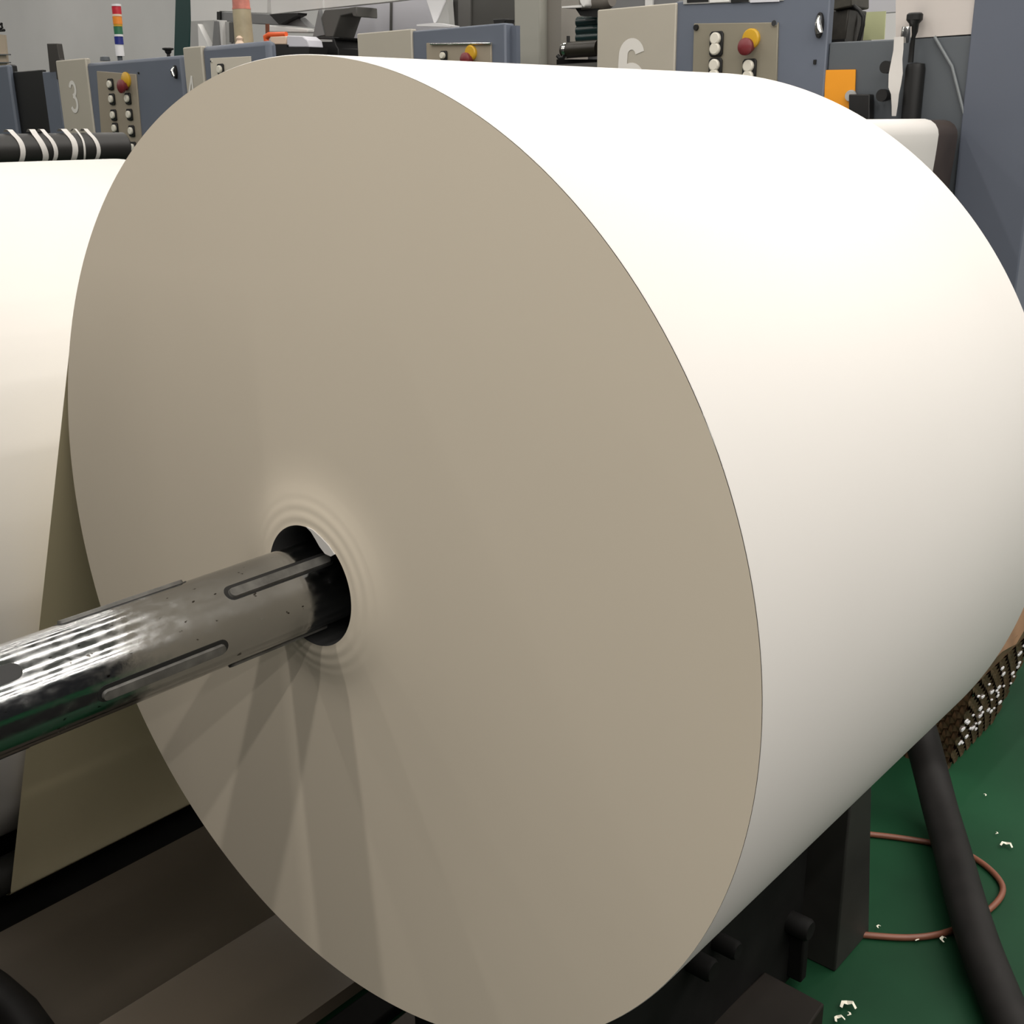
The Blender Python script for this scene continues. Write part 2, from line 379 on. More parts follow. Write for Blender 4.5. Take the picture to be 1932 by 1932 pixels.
def latch(px, py, parent, x, k=1.):
    p = atx(px, py, x)
    o = MB().prism([(x, p.y+.012*k*math.cos(a), p.z+.034*k*math.sin(a)) for a in [2*PI*i/16 for i in range(16)]], (-.012, 0, 0)).build('latch', black, parent, bevel=.002)
    MB().tube([(x-.014, p.y-.002, p.z+.022*k), (x-.026, p.y-.005*k, p.z+.004), (x-.022, p.y-.010*k, p.z-.022*k)], [.006*k, .009*k, .010*k], 14).build('latch_handle', chrome, o)
def strokes(parent, x, cy, cz, h, w, which, sw):
    mb = MB()
    if which == 3:
        pts = [(-.42, .62)]+[(-.02+.40*math.cos(a)*1., .52+.44*math.sin(a)) for a in [rad(150-k*18) for k in range(13)]]
        pts = [(-.45+0*k, .62) for k in range(0)]+[(.0+.42*math.cos(rad(t)), .53+.45*math.sin(rad(t))) for t in range(165, -75, -15)]+[(-.05, .06)]
        pts2 = [(-.05, .06)]+[(-.02+.48*math.cos(rad(t)), -.46+.50*math.sin(rad(t))) for t in range(70, -170, -15)]
        for P, dx in ((pts, 0), (pts2, -.0006)): mb.ribbon([(cy-u*w, cz+v*h) for u, v in P], sw, x+dx)
    if which == 6:
        arc = [(.42, .50)]+[(.0+.42*math.cos(rad(t)), .50+.42*math.sin(rad(t))) for t in range(10, 185, 12)]
        arc += [(-.44, .2), (-.45, -.1), (-.45, -.45)]
        mb.ribbon([(cy-u*w, cz+v*h) for u, v in arc[1:]+[(-.45, -.5)]], sw, x)
        arc = [(0+.45*math.cos(rad(t)), -.45+.45*math.sin(rad(t))) for t in range(190, 545, 14)]
        mb.ribbon([(cy-u*w, cz+v*h) for u, v in arc], sw, x-.0006)
    if which == 4:
        mb.ribbon([(cy-.25*w, cz-h), (cy-.25*w, cz+h)], sw, x); mb.ribbon([(cy+.45*w, cz-.35*h), (cy-.55*w, cz-.35*h)], sw, x-.0001)
        mb.ribbon([(cy-.25*w, cz+h), (cy+.45*w, cz-.35*h)], sw, x-.0002)
    return mb.build('painted_number', number_white, parent, smooth=0)

# unit 3
u3 = thing('press_unit', 'blue-grey press unit with number 3 on its light panel', 'printing press', (XP+.4, atx(220, 112, XP).y, FLOOR))
lp = panel_box(104, 161, 112, XP-.008, XP+.02).build('number_panel', grey_panel, u3, bevel=.006); lp['label'] = 'light grey panel painted with 3'
p = atx(139, 183, XP-.009); strokes(lp, XP-.0095, p.y, p.z, .070, .062, 3, .019)
panel_box(160, 342, 112, XP, XP+.05).build('housing', blue, u3, bevel=.015)
panel_box(79, 106, 135, XP+.02, XP+.05).build('side_strip', blue, u3, bevel=.004)
cp = MB().prism([atx(182, 134, XP-.006), atx(256, 140, XP-.006), atx(272, 330, XP-.006), atx(196, 330, XP-.006)], (.012, 0, 0)).build('control_panel', panel_metal, u3, bevel=.002)
for px, py in ((210, 159), (213, 187), (216, 217), (219, 242), (243, 186), (246, 216), (250, 247), (253, 278)): button(px, py, cp, XP-.006, .018, h=.026)
estop(240, 158, cp, XP-.006, .036)
p = atx(262, 138, XP); MB().lathe([(-.005, 0), (-.005, .004), (0, .005), (0, 0)], (XP, p.y, p.z), n=12).build('screw', black, u3)
latch(333, 136, u3, XP, .85)
p = atx(198, 110, XP+.1); MB().lathe([(0, .025), (.018, .022), (.024, .0)], (XP+.1, p.y, p.z-.012), 'Z', 20).build('top_cap', blue_dark, u3)
# unit left of it, cut by the frame
u2 = thing('press_unit', 'blue-grey press unit with a black opening, cut off by the left edge', 'printing press', (XP+.4, atx(-60, 130, XP).y, FLOOR))
panel_box(-150, 15, 130, XP, XP+.03).build('housing', blue, u2, bevel=.01)
panel_box(16, 80, 134, XP+.028, XP+.05).build('black_opening', black, u2, bevel=.004)
p = atx(15, 129, XP+.1); MB().lathe([(-.02, .03), (.012, .03), (.02, .02), (.022, 0)], (XP+.12, p.y, p.z), 'Z', 20).build('top_knob', black, u2)
for px, py in ((55, 216), (70, 226)):
    p = atx(px, py, XP+.135); MB().lathe([(0, .0), (-.006, .008), (.006, .008), (.012, 0)], p, 'Z', 12).build('fitting', chrome, u2)
# unit 4
u4 = thing('press_unit', 'blue-grey press unit with number 4 peeking over the big roll', 'printing press', (XP+.4, atx(430, 85, XP).y, FLOOR))
lp = panel_box(344, 379, 88, XP-.008, XP+.02).build('number_panel', grey_panel, u4, bevel=.006); lp['label'] = 'light grey panel painted with 4'
p = atx(361, 168, XP-.009); strokes(lp, XP-.0095, p.y, p.z, .055, .045, 4, .011)
panel_box(379, 505, 82, XP, XP+.05).build('housing', blue, u4, bevel=.02)
cp = MB().prism([atx(396, 110, XP-.006), atx(472, 106, XP-.006), atx(486, 300, XP-.006), atx(408, 300, XP-.006)], (.012, 0, 0)).build('control_panel', mat('pale_plate', srgb(205, 198, 184), .4), u4, bevel=.002)
button(418, 131, cp, XP-.006, .017); button(421, 160, cp, XP-.006, .017); estop(450, 150, cp, XP-.006, .024)
p = atx(399, 116, XP-.006); MB().lathe([(-.004, 0), (-.004, .004), (0, .005), (0, 0)], (XP-.006, p.y, p.z), n=12).build('screw', chrome, cp)
# unit 5
u5 = thing('press_unit', 'blue-grey press unit seen above the middle of the big roll, left of the grey pillar', 'printing press', (XP+.4, atx(810, 55, XP).y, FLOOR))
panel_box(673, 776, 59, XP-.008, XP+.02).build('number_panel', grey_panel, u5, bevel=.004)
panel_box(775, 953, 51, XP, XP+.05).build('housing', blue, u5, bevel=.006)
panel_box(952, 974, 49, XP+.03, XP+.05, z0=FLOOR).build('side_strip', blue, u5)
cp = MB().prism([atx(804, 81, XP-.006), atx(926, 80, XP-.006), atx(930, 260, XP-.006), atx(808, 260, XP-.006)], (.012, 0, 0)).build('control_panel', panel_metal, u5, bevel=.002)
p0, p1 = atx(812, 83, XP-.012), atx(926, 82, XP-.012); MB().tube([p0, p1], .004, 10).build('chrome_edge', chrome, cp)
button(839, 105, cp, XP-.006, .012); estop(890, 107, cp, XP-.006, .026)
# unit 6
u6 = thing('press_unit', 'blue-grey press unit with number 6 on its wide light panel', 'printing press', (XP+.4, atx(1330, 10, XP).y, FLOOR))
lp = panel_box(1127, 1276, 12, XP-.008, XP+.02).build('number_panel', grey_panel, u6, bevel=.004); lp['label'] = 'light grey panel painted with 6'
p = atx(1191, 129, XP-.009); strokes(lp, XP-.0095, p.y, p.z, .078, .076, 6, .034)
panel_box(1275, 1566, 2, XP, XP+.03, zt=atx(1276, 3, XP).z).build('housing', blue, u6, bevel=.004)
wf = MB().prism([atx(1289, 8, XP-.004), atx(1478, 1, XP-.004), atx(1477, -40, XP-.004), atx(1288, -36, XP-.004)], (.008, 0, 0)).build('window_frame', light_grey, u6)
for a, b, m in ((1296, 1336, black), (1339, 1376, white_enamel), (1379, 1412, black), (1415, 1470, lilac)):
    MB().prism([atx(a, 5, XP-.006), atx(b, 3, XP-.006), atx(b, -34, XP-.006), atx(a, -34, XP-.006)], (.004, 0, 0)).build('window_pane', m, wf)
cp = MB().prism([atx(1309, 44, XP-.006), atx(1468, 42, XP-.006), atx(1463, 220, XP-.006), atx(1304, 220, XP-.006)], (.012, 0, 0)).build('control_panel', mat('olive_grey_plate', srgb(140, 134, 118), .4, metal=.1, var=.03), u6, bevel=.002)
for px, py, d in ((1353, 83, True), (1351, 133, True), (1415, 135, True)): button(px, py, cp, XP-.006, .018, d, h=.035 if d else .028)
estop(1418, 82, cp, XP-.006, .028)
for px, py, m in ((1314, 52, black), (1462, 44, chrome)):
    p = atx(px, py, XP-.006); MB().lathe([(-.006, 0), (-.006, .008), (0, .009), (0, 0)], (XP-.006, p.y, p.z), n=12).build('screw', m, cp)
latch(1548, 48, u6, XP, 1.0)
p = atx(1538, 117, XP); MB().box(XP-.004, XP, p.y-.004, p.y+.004, p.z-.006, p.z+.006).build('screw', black, u6)

# infeed section at right of unit 6
inf = thing('infeed_unit', 'slate press section with hand crank and orange note, right of unit 6', 'printing press', (XP+.4, atx(1700, 75, XP).y, FLOOR))
MB().prism([atx(1565, 80, XP+.01), atx(1690, 74, XP+.01), atx(1838, 66, XP+.01), tuple(Vector((XP+.01, atx(1838, 66, XP+.01).y, FLOOR))), tuple(Vector((XP+.01, atx(1565, 80, XP+.01).y, FLOOR)))], (.06, 0, 0)).build('housing', blue_dark, inf, bevel=.004)
MB().prism([atx(1690, 74, XP+.008), atx(1690, -40, XP+.008), atx(1842, -40, XP+.008), atx(1838, 64, XP+.008)], (.05, 0, 0)).build('upper_panel', mat('pale_warm_panel', srgb(196, 189, 184), .5), inf)
MB().prism([atx(1650, 178, XP), atx(1610, 178, XP), atx(1610, 330, XP), atx(1648, 330, XP)], (-.03, 0, 0)).build('junction_box', black, inf, bevel=.003)
c0 = atx(1718, 120, XP-.035); c1 = atx(1716, 330, XP-.035); rr = abs(atx(1700, 150, XP-.03).z-atx(1700, 188, XP-.03).z)/2
MB().lathe([(c1.z-c0.z, rr), (-.012, rr), (0, rr*.9), (.004, 0)], (XP-.0, c0.y, c0.z), 'Z', 32).build('motor_cover', black, inf)
p = atx(1762, 69, XP); q2 = atx(1818, 215, XP); m1 = atx(1795, 125, XP)
MB().tube([p+Vector((.004, 0, 0)), m1+Vector((.004, 0, 0)), q2+Vector((.004, 0, 0))], .004, 8).build('seam_strip', mat('seam_grey', srgb(122, 127, 130), .5), inf)
# crank: stem with flat T knob
def tknob(name, label, px, py_top, py_bot, x, wpx, parent=None):
    a, b = atx(px, py_top, x), atx(px, py_bot, x); w = (atx(px, py_top, x).z-atx(px, py_top+wpx, x).z)/2; h = a.z-b.z
    prof = [(0, w*.34), (h*.5, w*.30), (h*.62, w*.55), (h*.78, w*.6), (h*.86, w), (h*.97, w), (h, w*.8), (h, 0)]
    return MB().lathe(prof, (x, b.y, b.z), 'Z', 28).build(name, black, parent)
crank = tknob('hand_crank', '', 1718, 25, 118, XP-.02, 32, inf); crank['label'] = 'black T-shaped hand crank'
p = atx(1710, 66, XP-.05); MB().lathe([(-.02, 0), (-.02, .012), (.0, .014), (.02, .012), (.02, 0)], p, 'Z', 20).build('chrome_nut', chrome, inf)
for px, py in ((1676, 127), (1669, 180)):
    p = atx(px, py, XP-.03); o = MB().lathe([(-.02, .0), (-.02, .016), (.0, .016), (.04, .010), (.04, 0)], p, 'X', 20).build('side_knob', black, inf)
tag(tknob('adjusting_knob', '', 319, 90, 114, XP+.09, 23), 'black T-shaped adjusting knob on top of the number 3 unit', 'knob')
# ribbon of paper hanging from the crank
rb = [((1687, 70), (1705, 69)), ((1684, 95), (1706, 93)), ((1681, 115), (1703, 112)), ((1678, 140), (1702, 138)), ((1677, 165), (1699, 160)), ((1680, 178), (1697, 178)), ((1681, 200), (1695, 200)), ((1683, 219), (1690, 219))]
vs = []
for i, (a, b) in enumerate(rb):
    dx = .005*math.sin(i*1.4); vs += [atx(*a, XP-.09)+Vector((dx, 0, 0)), atx(*b, XP-.09)+Vector((-dx, 0, 0))]
tag(MB().add(vs, [(2*i, 2*i+1, 2*i+3, 2*i+2) for i in range(len(rb)-1)]).build('paper_ribbon', paper, smooth=60), 'crumpled white paper ribbon hanging beside the hand crank', 'paper ribbon')
tag(MB().prism([atx(1557, 132, XP+.004), atx(1614, 131, XP+.004), atx(1610, 260, XP+.004), atx(1553, 260, XP+.004)], (.004, 0, 0)).build('orange_note', orange_note), 'orange paper note stuck on the slate press section', 'note')
p = atx(1605, 181, XP-.0); tag(MB().lathe([(-.006, 0), (-.006, .014), (0, .016), (.004, .016), (.004, 0)], (XP-.001, p.y, p.z), n=24).build('round_magnet', light_grey), 'round pale magnet holding the orange note', 'magnet')

# big blue cabinet at right edge
cb = thing('machine_cabinet', 'tall blue-grey machine cabinet filling the upper right corner', 'cabinet', (XP+.2, .02, FLOOR))
a = atx(1838, 0, XP); 
MB().box(XP, XP+.5, -.02, a.y, FLOOR+.03, 1.7).build('cabinet_body', mat('steel_blue_enamel', srgb(90, 96, 109), .5, var=.04, scale=2), cb, bevel=.004)
MB().box(XP+.03, XP+.47, 0, a.y-.02, FLOOR, FLOOR+.03).build('plinth', black, cb)

# feed table: dark drum with white paper draped over
fe = [(1745, 224), (1756, 227), (1765, 234), (1770, 244), (1771, 254), (1768, 275), (1764, 300), (1760, 322), (1748, 400)]
tipd = atx(1810, 252, XP-.03)
y_t = tipd.y; xe = aty(1771, 252, y_t).x
fprof = [atx(a, b, xe) for a, b in fe]
fprof = [(p.y, p.z) for p in fprof]
far = (fprof[0][0]+.5, fprof[0][1]+.002)
tb = thing('feed_table', 'brown-black rounded feed table between the big roll and the right cabinet', 'feed table', ((1+XP)/2, fprof[0][0]+.2, FLOOR))
prof_in = [(far[0], far[1]-.003)]+[(y+.002, z-.003) for y, z in fprof]+[(fprof[-1][0]+.03, fprof[-1][1]-.1), (far[0], fprof[-1][1]-.1)]
for xx in (1.2, 2.1):
    MB().box(xx-.04, xx+.04, far[0]-.12, far[0]-.04, FLOOR, fprof[-1][1]-.1).build('leg', black_rough, tb)
MB().prism([(1.12, y, z) for y, z in prof_in], (XP-.035-1.12, 0, 0)).build('table_body', brown_roller, tb, smooth=50)
tag(MB().sheet([far]+fprof, 1.12, xe, 4).build('paper_web', paper, smooth=60), 'white paper draped over the rounded feed table right of the big roll', 'paper')

# ------------------------------------------------------------------ things above and behind the units
def yat(px): return atx(px, 90, XP+.06).y
SEG = [(yat(672), yat(364), atx(655, 109, XP+.06).z), (yat(1130), yat(672), atx(1060, 121, XP+.06).z), (yat(1490), yat(1130), atx(1140, 40, XP+.06).z), (yat(1800), yat(1566), atx(1700, 86, XP+.06).z)]
for k, (ya_, yb_, z_) in enumerate(SEG):
    MB().box(XP+.065, XP+(.92 if k < 2 else .6 if k == 2 else .58), ya_+.001, yb_-.001, FLOOR, z_).build('rear_frame', dark_grey, (u4, u5, u6, inf)[k])
ZFa = SEG[1][2]; ZF = True
def zfloor(vs):
    y = sum(v[1] for v in vs)/len(vs)
    for ya_, yb_, z_ in SEG:
        if ya_-.02 <= y <= yb_+.25*(z_ == SEG[3][2])+.12*(z_ == SEG[0][2]): return z_+.0005
    return -9
tower = thing('signal_tower', 'slim signal tower light with red, orange, green and blue segments', 'signal light', tuple(atx(230, 112, XP+.1)))
segs = [((219, 8), (219.5, 12), white_l, 'top_cap', 8), ((219.5, 12), (221, 27), red, 'red_lens', 7.5), ((221, 27), (221.3, 31), cream, 'ring', 7.5), ((221.3, 31), (222.5, 46), orange_l, 'orange_lens', 7.5), ((222.5, 46), (222.8, 50), yellow, 'ring', 7),
        ((222.8, 50), (224, 65), green_l, 'green_lens', 7), ((224, 65), (224.3, 69), white_l, 'ring', 7), ((224.3, 69), (225.3, 84), blue_l, 'blue_lens', 7), ((225.3, 84), (227, 106), white_l, 'base', 7), ((227, 106), (227, 116), blue_dark, 'foot', 4)]
for (a, b, m, nm, w) in segs:
    P, Q = atx(*a, XP+.1), atx(*b, XP+.1); r = abs(atx(a[0], a[1]+w*1.25, XP+.1).z-P.z)
    MB().lathe([(0, 0), (0, r), (P.z-Q.z, r), (P.z-Q.z, 0)], (XP+.1, Q.y, Q.z), 'Z', 24).build(nm, m, tower)
p = atx(227, 98, XP+.1); MB().box(XP+.1-.0252, XP+.1-.02, p.y-.012, p.y+.012, p.z-.002, p.z+.002).build('marking', black, tower) if False else None
tag(quad([(88, 82), (107, 82), (112, 112), (117, 114), (116, 118), (112, 120), (114, 150), (95, 150)], XP+.02, .03).build('black_bracket', mat('brown_black_plate', (.03, .026, .022), .5), bevel=.003), 'upright black bracket beside the number 3 panel', 'bracket')
bx = thing('storage_shelf', 'beige shelf unit far back at the left edge', 'shelf', tuple(Vector((4.6, atx(0, 100, 4.6).y, FLOOR))))
MB().prism([atx(-60, 60, 4.6), atx(8, 66, 4.6), atx(16, 150, 4.6), atx(-60, 150, 4.6)], (.02, 0, 0)).build('shelf_body', beige, bx)
for y in (103, 118): MB().prism([atx(-60, y-1.2, 4.58), atx(17, y-1.2, 4.58), atx(17, y+1.2, 4.58), atx(-60, y+1.2, 4.58)], (.02, 0, 0)).build('board', mid_grey, bx)
MB().tube([atx(-10, 48, 4.6), atx(3, 45, 4.6), atx(4, 52, 4.6), atx(-2, 58, 4.6), atx(8, 57, 4.6)], .012, 8).build('hook', black, bx)
pc = [atx(332, 130, XP+.5), atx(345, 130, XP+.5)]
tp = thing('teal_post', 'dark teal post rising behind the number 3 unit', 'post', tuple(Vector((XP+.6, atx(345, 100, XP+.55).y, FLOOR))))
MB().prism([atx(331, -40, XP+.55), atx(358, -40, XP+.55), atx(361, 40, XP+.55), atx(357, 92, XP+.55), atx(355, 180, XP+.55), atx(329, 180, XP+.55), atx(327, 108, XP+.55)], (.14, 0, 0)).build('post_shaft', teal, tp, bevel=.008)
a = atx(343, 180, XP+.55); MB().box(XP+.57, XP+.67, a.y-.04, a.y+.04, FLOOR, a.z).build('post_foot', teal, tp)

# white guards over units 4 and 5
gd = [('white machine guard panel at the top, left of the tan tube', [(358, -40), (450, -40), (450, 22), (414, 21), (410, 39), (360, 45)], XP+.45),
      ('white machine guard panel at the top, right of the tan tube', [(451, -40), (505, -40), (504, 25), (451, 24)], XP+.45),
      ('wide white guard panel at the top above the orange lever', [(507, -40), (608, -40), (608, 16), (512, 27)], XP+.45),
      ('long sloping white guard panel at the top above unit 5', [(611, -40), (780, -40), (780, -2), (720, 5), (612, 16)], XP+.42)]
for lab, pts, x in gd:
    tag(quad(pts, x, .03).build('guard_panel', white_enamel, bevel=.002), lab, 'panel', 'white guard panels over the press')
tag(quad([(640, 14), (735.5, 5), (735.5, 60), (735, 160), (640, 160)], XP+.75, .03).build('back_panel', lilac), 'pale lilac cover panel above the left half of unit 5', 'panel', 'pale lilac cover panels')
tag(quad([(738.5, 3), (846, -6), (846, 60), (846, 160), (738, 160)], XP+.75, .03).build('back_panel', lilac), 'pale lilac cover panel above unit 5, beside the white funnel', 'panel', 'pale lilac cover panels')
tag(quad([(736, -20), (738, -20), (738, 160), (735.5, 160)], XP+.74, .02).build('seam_bar', dark_grey), 'thin dark seam bar between the two lilac panels', 'bar')
# grey arm, funnel stand
arm = thing('support_stand', 'grey tapering support stand with crossbar and dark flared stand left of unit 5', 'machine stand', tuple(atx(600, 105, XP+.35)))
MB().prism([atx(414, 22, XP+.4), atx(500, 26, XP+.4), atx(560, 32, XP+.4), atx(582, 52, XP+.4), atx(540, 48, XP+.4), atx(478, 45, XP+.4), atx(440, 42, XP+.4), atx(414, 40, XP+.4)], (.05, 0, 0)).build('crossbar', mid_grey, arm, bevel=.003)
MB().prism([atx(508, 27, XP+.36), atx(563, 24, XP+.36), atx(562, 28, XP+.36), atx(526, 46, XP+.36)], (.05, 0, 0)).build('wedge', black, arm)
MB().prism([atx(505, 47, XP+.37), atx(580, 54, XP+.37), atx(581, 62, XP+.37), atx(505, 61, XP+.37)], (.04, 0, 0)).build('white_rail', white_enamel, arm, bevel=.006)
MB().prism([atx(612, 18, XP+.34), atx(650, 15, XP+.34), atx(672, 12, XP+.34), atx(673, 32, XP+.34), atx(666, 31, XP+.34), atx(664, 25, XP+.34), atx(642, 30, XP+.34), atx(629, 70, XP+.34), atx(591, 70, XP+.34)], (.12, 0, 0)).build('flared_stand', dark_grey, arm, bevel=.004)
MB().prism([atx(601, 18, XP+.335), atx(612, 66, XP+.335), atx(590, 70, XP+.335)], (.02, 0, 0)).build('gusset', mid_grey, arm)
MB().prism([atx(572, 68, XP+.32), atx(640, 70, XP+.32), atx(638, 73, XP+.32), atx(630, 73, XP+.32), atx(634, 86, XP+.32), atx(638, 92, XP+.32), atx(640, 160, XP+.32), atx(583, 160, XP+.32), atx(582, 88, XP+.32)], (.16, 0, 0)).build('stand_base', black, arm, bevel=.004)
MB().prism([atx(602, 74, XP+.316), atx(626, 75, XP+.316), atx(626, 79, XP+.316), atx(602, 79, XP+.316)], (.01, 0, 0)).build('maker_plate', light_grey, arm)
# supports between the grey arm and the unit below
brk = thing('support_bracket', 'pale grey triangular bracket standing on unit 4', 'bracket', tuple(atx(395, 86, XP+.3)))
MB().prism([atx(373, 45, XP+.31), atx(394, 88, XP+.31), atx(375, 92, XP+.31)], (.03, 0, 0)).build('white_gusset', white_enamel, brk)
MB().prism([atx(360, 40, XP+.34), atx(404, 38, XP+.34), atx(410, 120, XP+.34), atx(358, 120, XP+.34)], (.03, 0, 0)).build('grey_plate', light_grey, brk)
MB().prism([atx(404, 40, XP+.32), atx(410, 40, XP+.32), atx(414, 90, XP+.32), atx(400, 90, XP+.32)], (.03, 0, 0)).build('rib', mid_grey, brk)
MB().prism([atx(410, 38, XP+.33), atx(418, 38, XP+.33), atx(420, 90, XP+.33), atx(413, 90, XP+.33)], (.03, 0, 0)).build('white_strut', white_enamel, brk)
MB().prism([atx(409, 22, XP+.39), atx(415, 22, XP+.39), atx(415, 38, XP+.39), atx(409, 37, XP+.39)], (.03, 0, 0)).build('black_clip', black, brk)
MB().prism([atx(418, 40, XP+.35), atx(440, 42, XP+.35), atx(440, 110, XP+.35), atx(419, 110, XP+.35)], (.03, 0, 0)).build('back_plate', light_grey, brk)
MB().prism([atx(432, 42, XP+.34), atx(439, 42, XP+.34), atx(440, 80, XP+.34), atx(433, 80, XP+.34)], (.01, 0, 0)).build('slot', dark_grey, brk)
# tan tube standing on unit 4
P0, P1, P2 = atx(461, 82, XP+.15), atx(456, 18, XP+.15), atx(455, -30, XP+.15); rr = abs(atx(460, 32, XP+.15).z-atx(460, 69, XP+.15).z)/2
tt = thing('ink_tube', 'cloudy tan plastic tube with pinkish red top standing on unit 4', 'tube', tuple(P0))
MB().lathe([(-.01, 0), (-.01, rr*1.05), ((P1.z-P0.z), rr), ((P1.z-P0.z), 0)], (XP+.15, P0.y, P0.z), 'Z', 28).build('tube_body', tan_plastic, tt)
MB().lathe([(P1.z-P0.z, 0), (P1.z-P0.z, rr*1.02), (P1.z-P0.z+.006, rr*1.02), (P1.z-P0.z+.006, rr*.97), (P2.z-P0.z, rr*.9), (P2.z-P0.z, 0)], (XP+.15, P0.y, P0.z), 'Z', 28).build('tube_top', pink_cap, tt)
p = atx(452, 75, XP+.11)
MB().lathe([(-.02, .0), (-.02, .022), (-.004, .012), (.006, .016), (.016, .006), (.017, 0)], p, 'Z', 14).build('crumpled_film', cream, tt)
# orange handle and blocks on unit 4
oh = thing('orange_lever', 'orange-red bent lever with cream grip above the big roll', 'lever', tuple(atx(520, 88, XP+.2)))
MB().tube([atx(503, 78, XP+.2), atx(502, 70, XP+.2), atx(508, 66, XP+.2), atx(540, 64.5, XP+.2)], [.012, .014, .012, .010], 12).build('handle_bar', orange_red, oh)
MB().prism([atx(509, 69, XP+.19), atx(540, 68, XP+.19), atx(540, 84, XP+.19), atx(511, 84, XP+.19)], (.04, 0, 0)).build('cream_grip', cream, oh, bevel=.004)
MB().prism([atx(500.5, 45, XP+.2), atx(505, 45, XP+.2), atx(505, 66, XP+.2), atx(501, 66, XP+.2)], (.01, 0, 0)).build('stem', copper, oh)
wb = thing('roller_cover', 'white rounded cover block on a black base beside the orange lever', 'cover', tuple(atx(550, 102, XP+.2)))
MB().prism([atx(541, 67, XP+.19), atx(570, 68, XP+.19), atx(580, 76, XP+.19), atx(583, 89, XP+.19), atx(541, 89, XP+.19)], (.08, 0, 0)).build('white_cover', lilac, wb, bevel=.004)
MB().prism([atx(514, 84, XP+.18), atx(541, 84, XP+.18), atx(541, 89, XP+.18), atx(584, 89, XP+.18), atx(584, 170, XP+.18), atx(514, 170, XP+.18)], (.1, 0, 0)).build('black_base', black, wb)
# white funnel above unit 5
fn = thing('white_funnel', 'pointed white funnel-shaped guard hanging above unit 5', 'funnel', tuple(atx(820, 46, XP+.3)))
MB().prism([atx(794, -30, XP+.3), atx(842, -30, XP+.3), atx(840, 2, XP+.3), atx(822, 44, XP+.3), atx(818, 44, XP+.3)], (.03, 0, 0)).build('funnel_plate', white_l, fn, bevel=.003)
MB().prism([atx(842, -30, XP+.305), atx(848, 48, XP+.305), atx(823, 45, XP+.305), atx(840, 2, XP+.305)], (.03, 0, 0)).build('side_plate', light_grey, fn)
MB().prism([atx(786, 46, XP+.25), atx(822, 43, XP+.25), atx(850, 48, XP+.25), atx(850, 51, XP+.25), atx(786, 49, XP+.25)], (.05, 0, 0)).build('lip', white_l, fn)
rc = tag(quad([(846, -40), (972, -40), (972, 160), (846, 160)], XP+.8, .03).build('rear_cover', dark_grey), 'dark grey cover panel above unit 5, left of the pillar', 'panel')
st_ = (quad([(864, -40), (888, -40), (888, 160), (866, 160)], XP+.79, .009).build('cover_strip', mat('warm_mid_grey', srgb(105, 104, 101), .5), rc))
MB().prism([atx(929, 36, XP+.1), atx(954, 35, XP+.1), atx(953, 42, XP+.1), atx(948, 47, XP+.1), atx(932, 47, XP+.1)], (.05, 0, 0)).build('top_cap', black, u5, bevel=.003)
# pillar between 5 and 6
pl = thing('machine_pillar', 'light grey vertical pillar between units 5 and 6', 'pillar', tuple(Vector((XP+.1, atx(1000, 60, XP+.05).y, FLOOR))))
ya, yb, yc = atx(970, 60, XP+.3).y, atx(1019, 60, XP+.3).y, atx(1059, 60, XP+.34).y
MB().box(XP+.3, XP+.5, yb, ya, ZFa, 1.6).build('front_post', mat('pillar_grey', srgb(160, 159, 150), .5), pl, bevel=.006)
MB().box(XP+.34, XP+.5, yc, yb-.001, ZFa, 1.6).build('side_web', mat('pillar_side_grey', srgb(128, 124, 117), .5), pl)
# rollers between pillar and unit 6
tag(quad([(1056, -40), (1130, -40), (1130, 200), (1056, 200)], XP+.55, .03).build('rear_plate', mid_grey), 'grey back plate in the gap between pillar and unit 6', 'panel')
mo = thing('drive_motor', 'black cylindrical drive motor in the gap left of unit 6', 'motor', tuple(atx(1095, 110, XP+.1)))
a, b = atx(1063, 95, XP+.1), atx(1130, 93, XP+.1); r = abs(atx(1095, 79, XP+.1).z-atx(1095, 110, XP+.1).z)/2
MB().lathe([(0, 0), (0, r*.9), (.01, r), (b.y-a.y+.0, r), (b.y-a.y, 0)] if False else [(0, 0), (0, r*.9), (-.012, r), (b.y-a.y, r), (b.y-a.y, 0)], a, 'Y', 32).build('motor_body', mat('black_brown_motor', (.022, .018, .012), .35), mo)
MB().lathe([(-.012, r*1.04), (-.024, r*1.04)], a, 'Y', 32).build('chrome_ring', chrome, mo)
MB().tube([atx(1072, 82, XP+.1), atx(1072, 68, XP+.1)], .006, 10).build('terminal', black, mo)
MB().tube([atx(1064, 108, XP+.08), atx(1056, 110, XP+.08), atx(1052, 105, XP+.08)], .007, 10).build('cable_elbow', black, mo)
MB().prism([atx(1050, 112, XP+.12), atx(1130, 112, XP+.12), atx(1130, 220, XP+.12), atx(1050, 220, XP+.12)], (.2, 0, 0)).build('mounting', black_rough, mo)
for i, (y, lab) in enumerate(((42, 'upper dark teal ink roller left of unit 6'), (58, 'middle dark teal ink roller left of unit 6'), (72, 'lower dark teal ink roller left of unit 6'))):
    a, b = atx(1091, y, XP+.25), atx(1132, y-1, XP+.25)
    tag(MB().lathe([(0, 0), (0, .018), (b.y-a.y, .018), (b.y-a.y, 0)], a, 'Y', 24).build('ink_roller', mat('dark_teal_roller', (.008, .026, .026), .25)), lab, 'roller', 'ink rollers left of unit 6')
sp = thing('splash_plate', 'thin white plate with white cone at the top left of unit 6', 'plate', tuple(atx(1080, 16, XP+.15)))
MB().prism([atx(1060, 12, XP+.15), atx(1098, 9, XP+.15), atx(1098, 14, XP+.15), atx(1060, 15, XP+.15)], (.06, 0, 0)).build('plate_edge', white_enamel, sp)
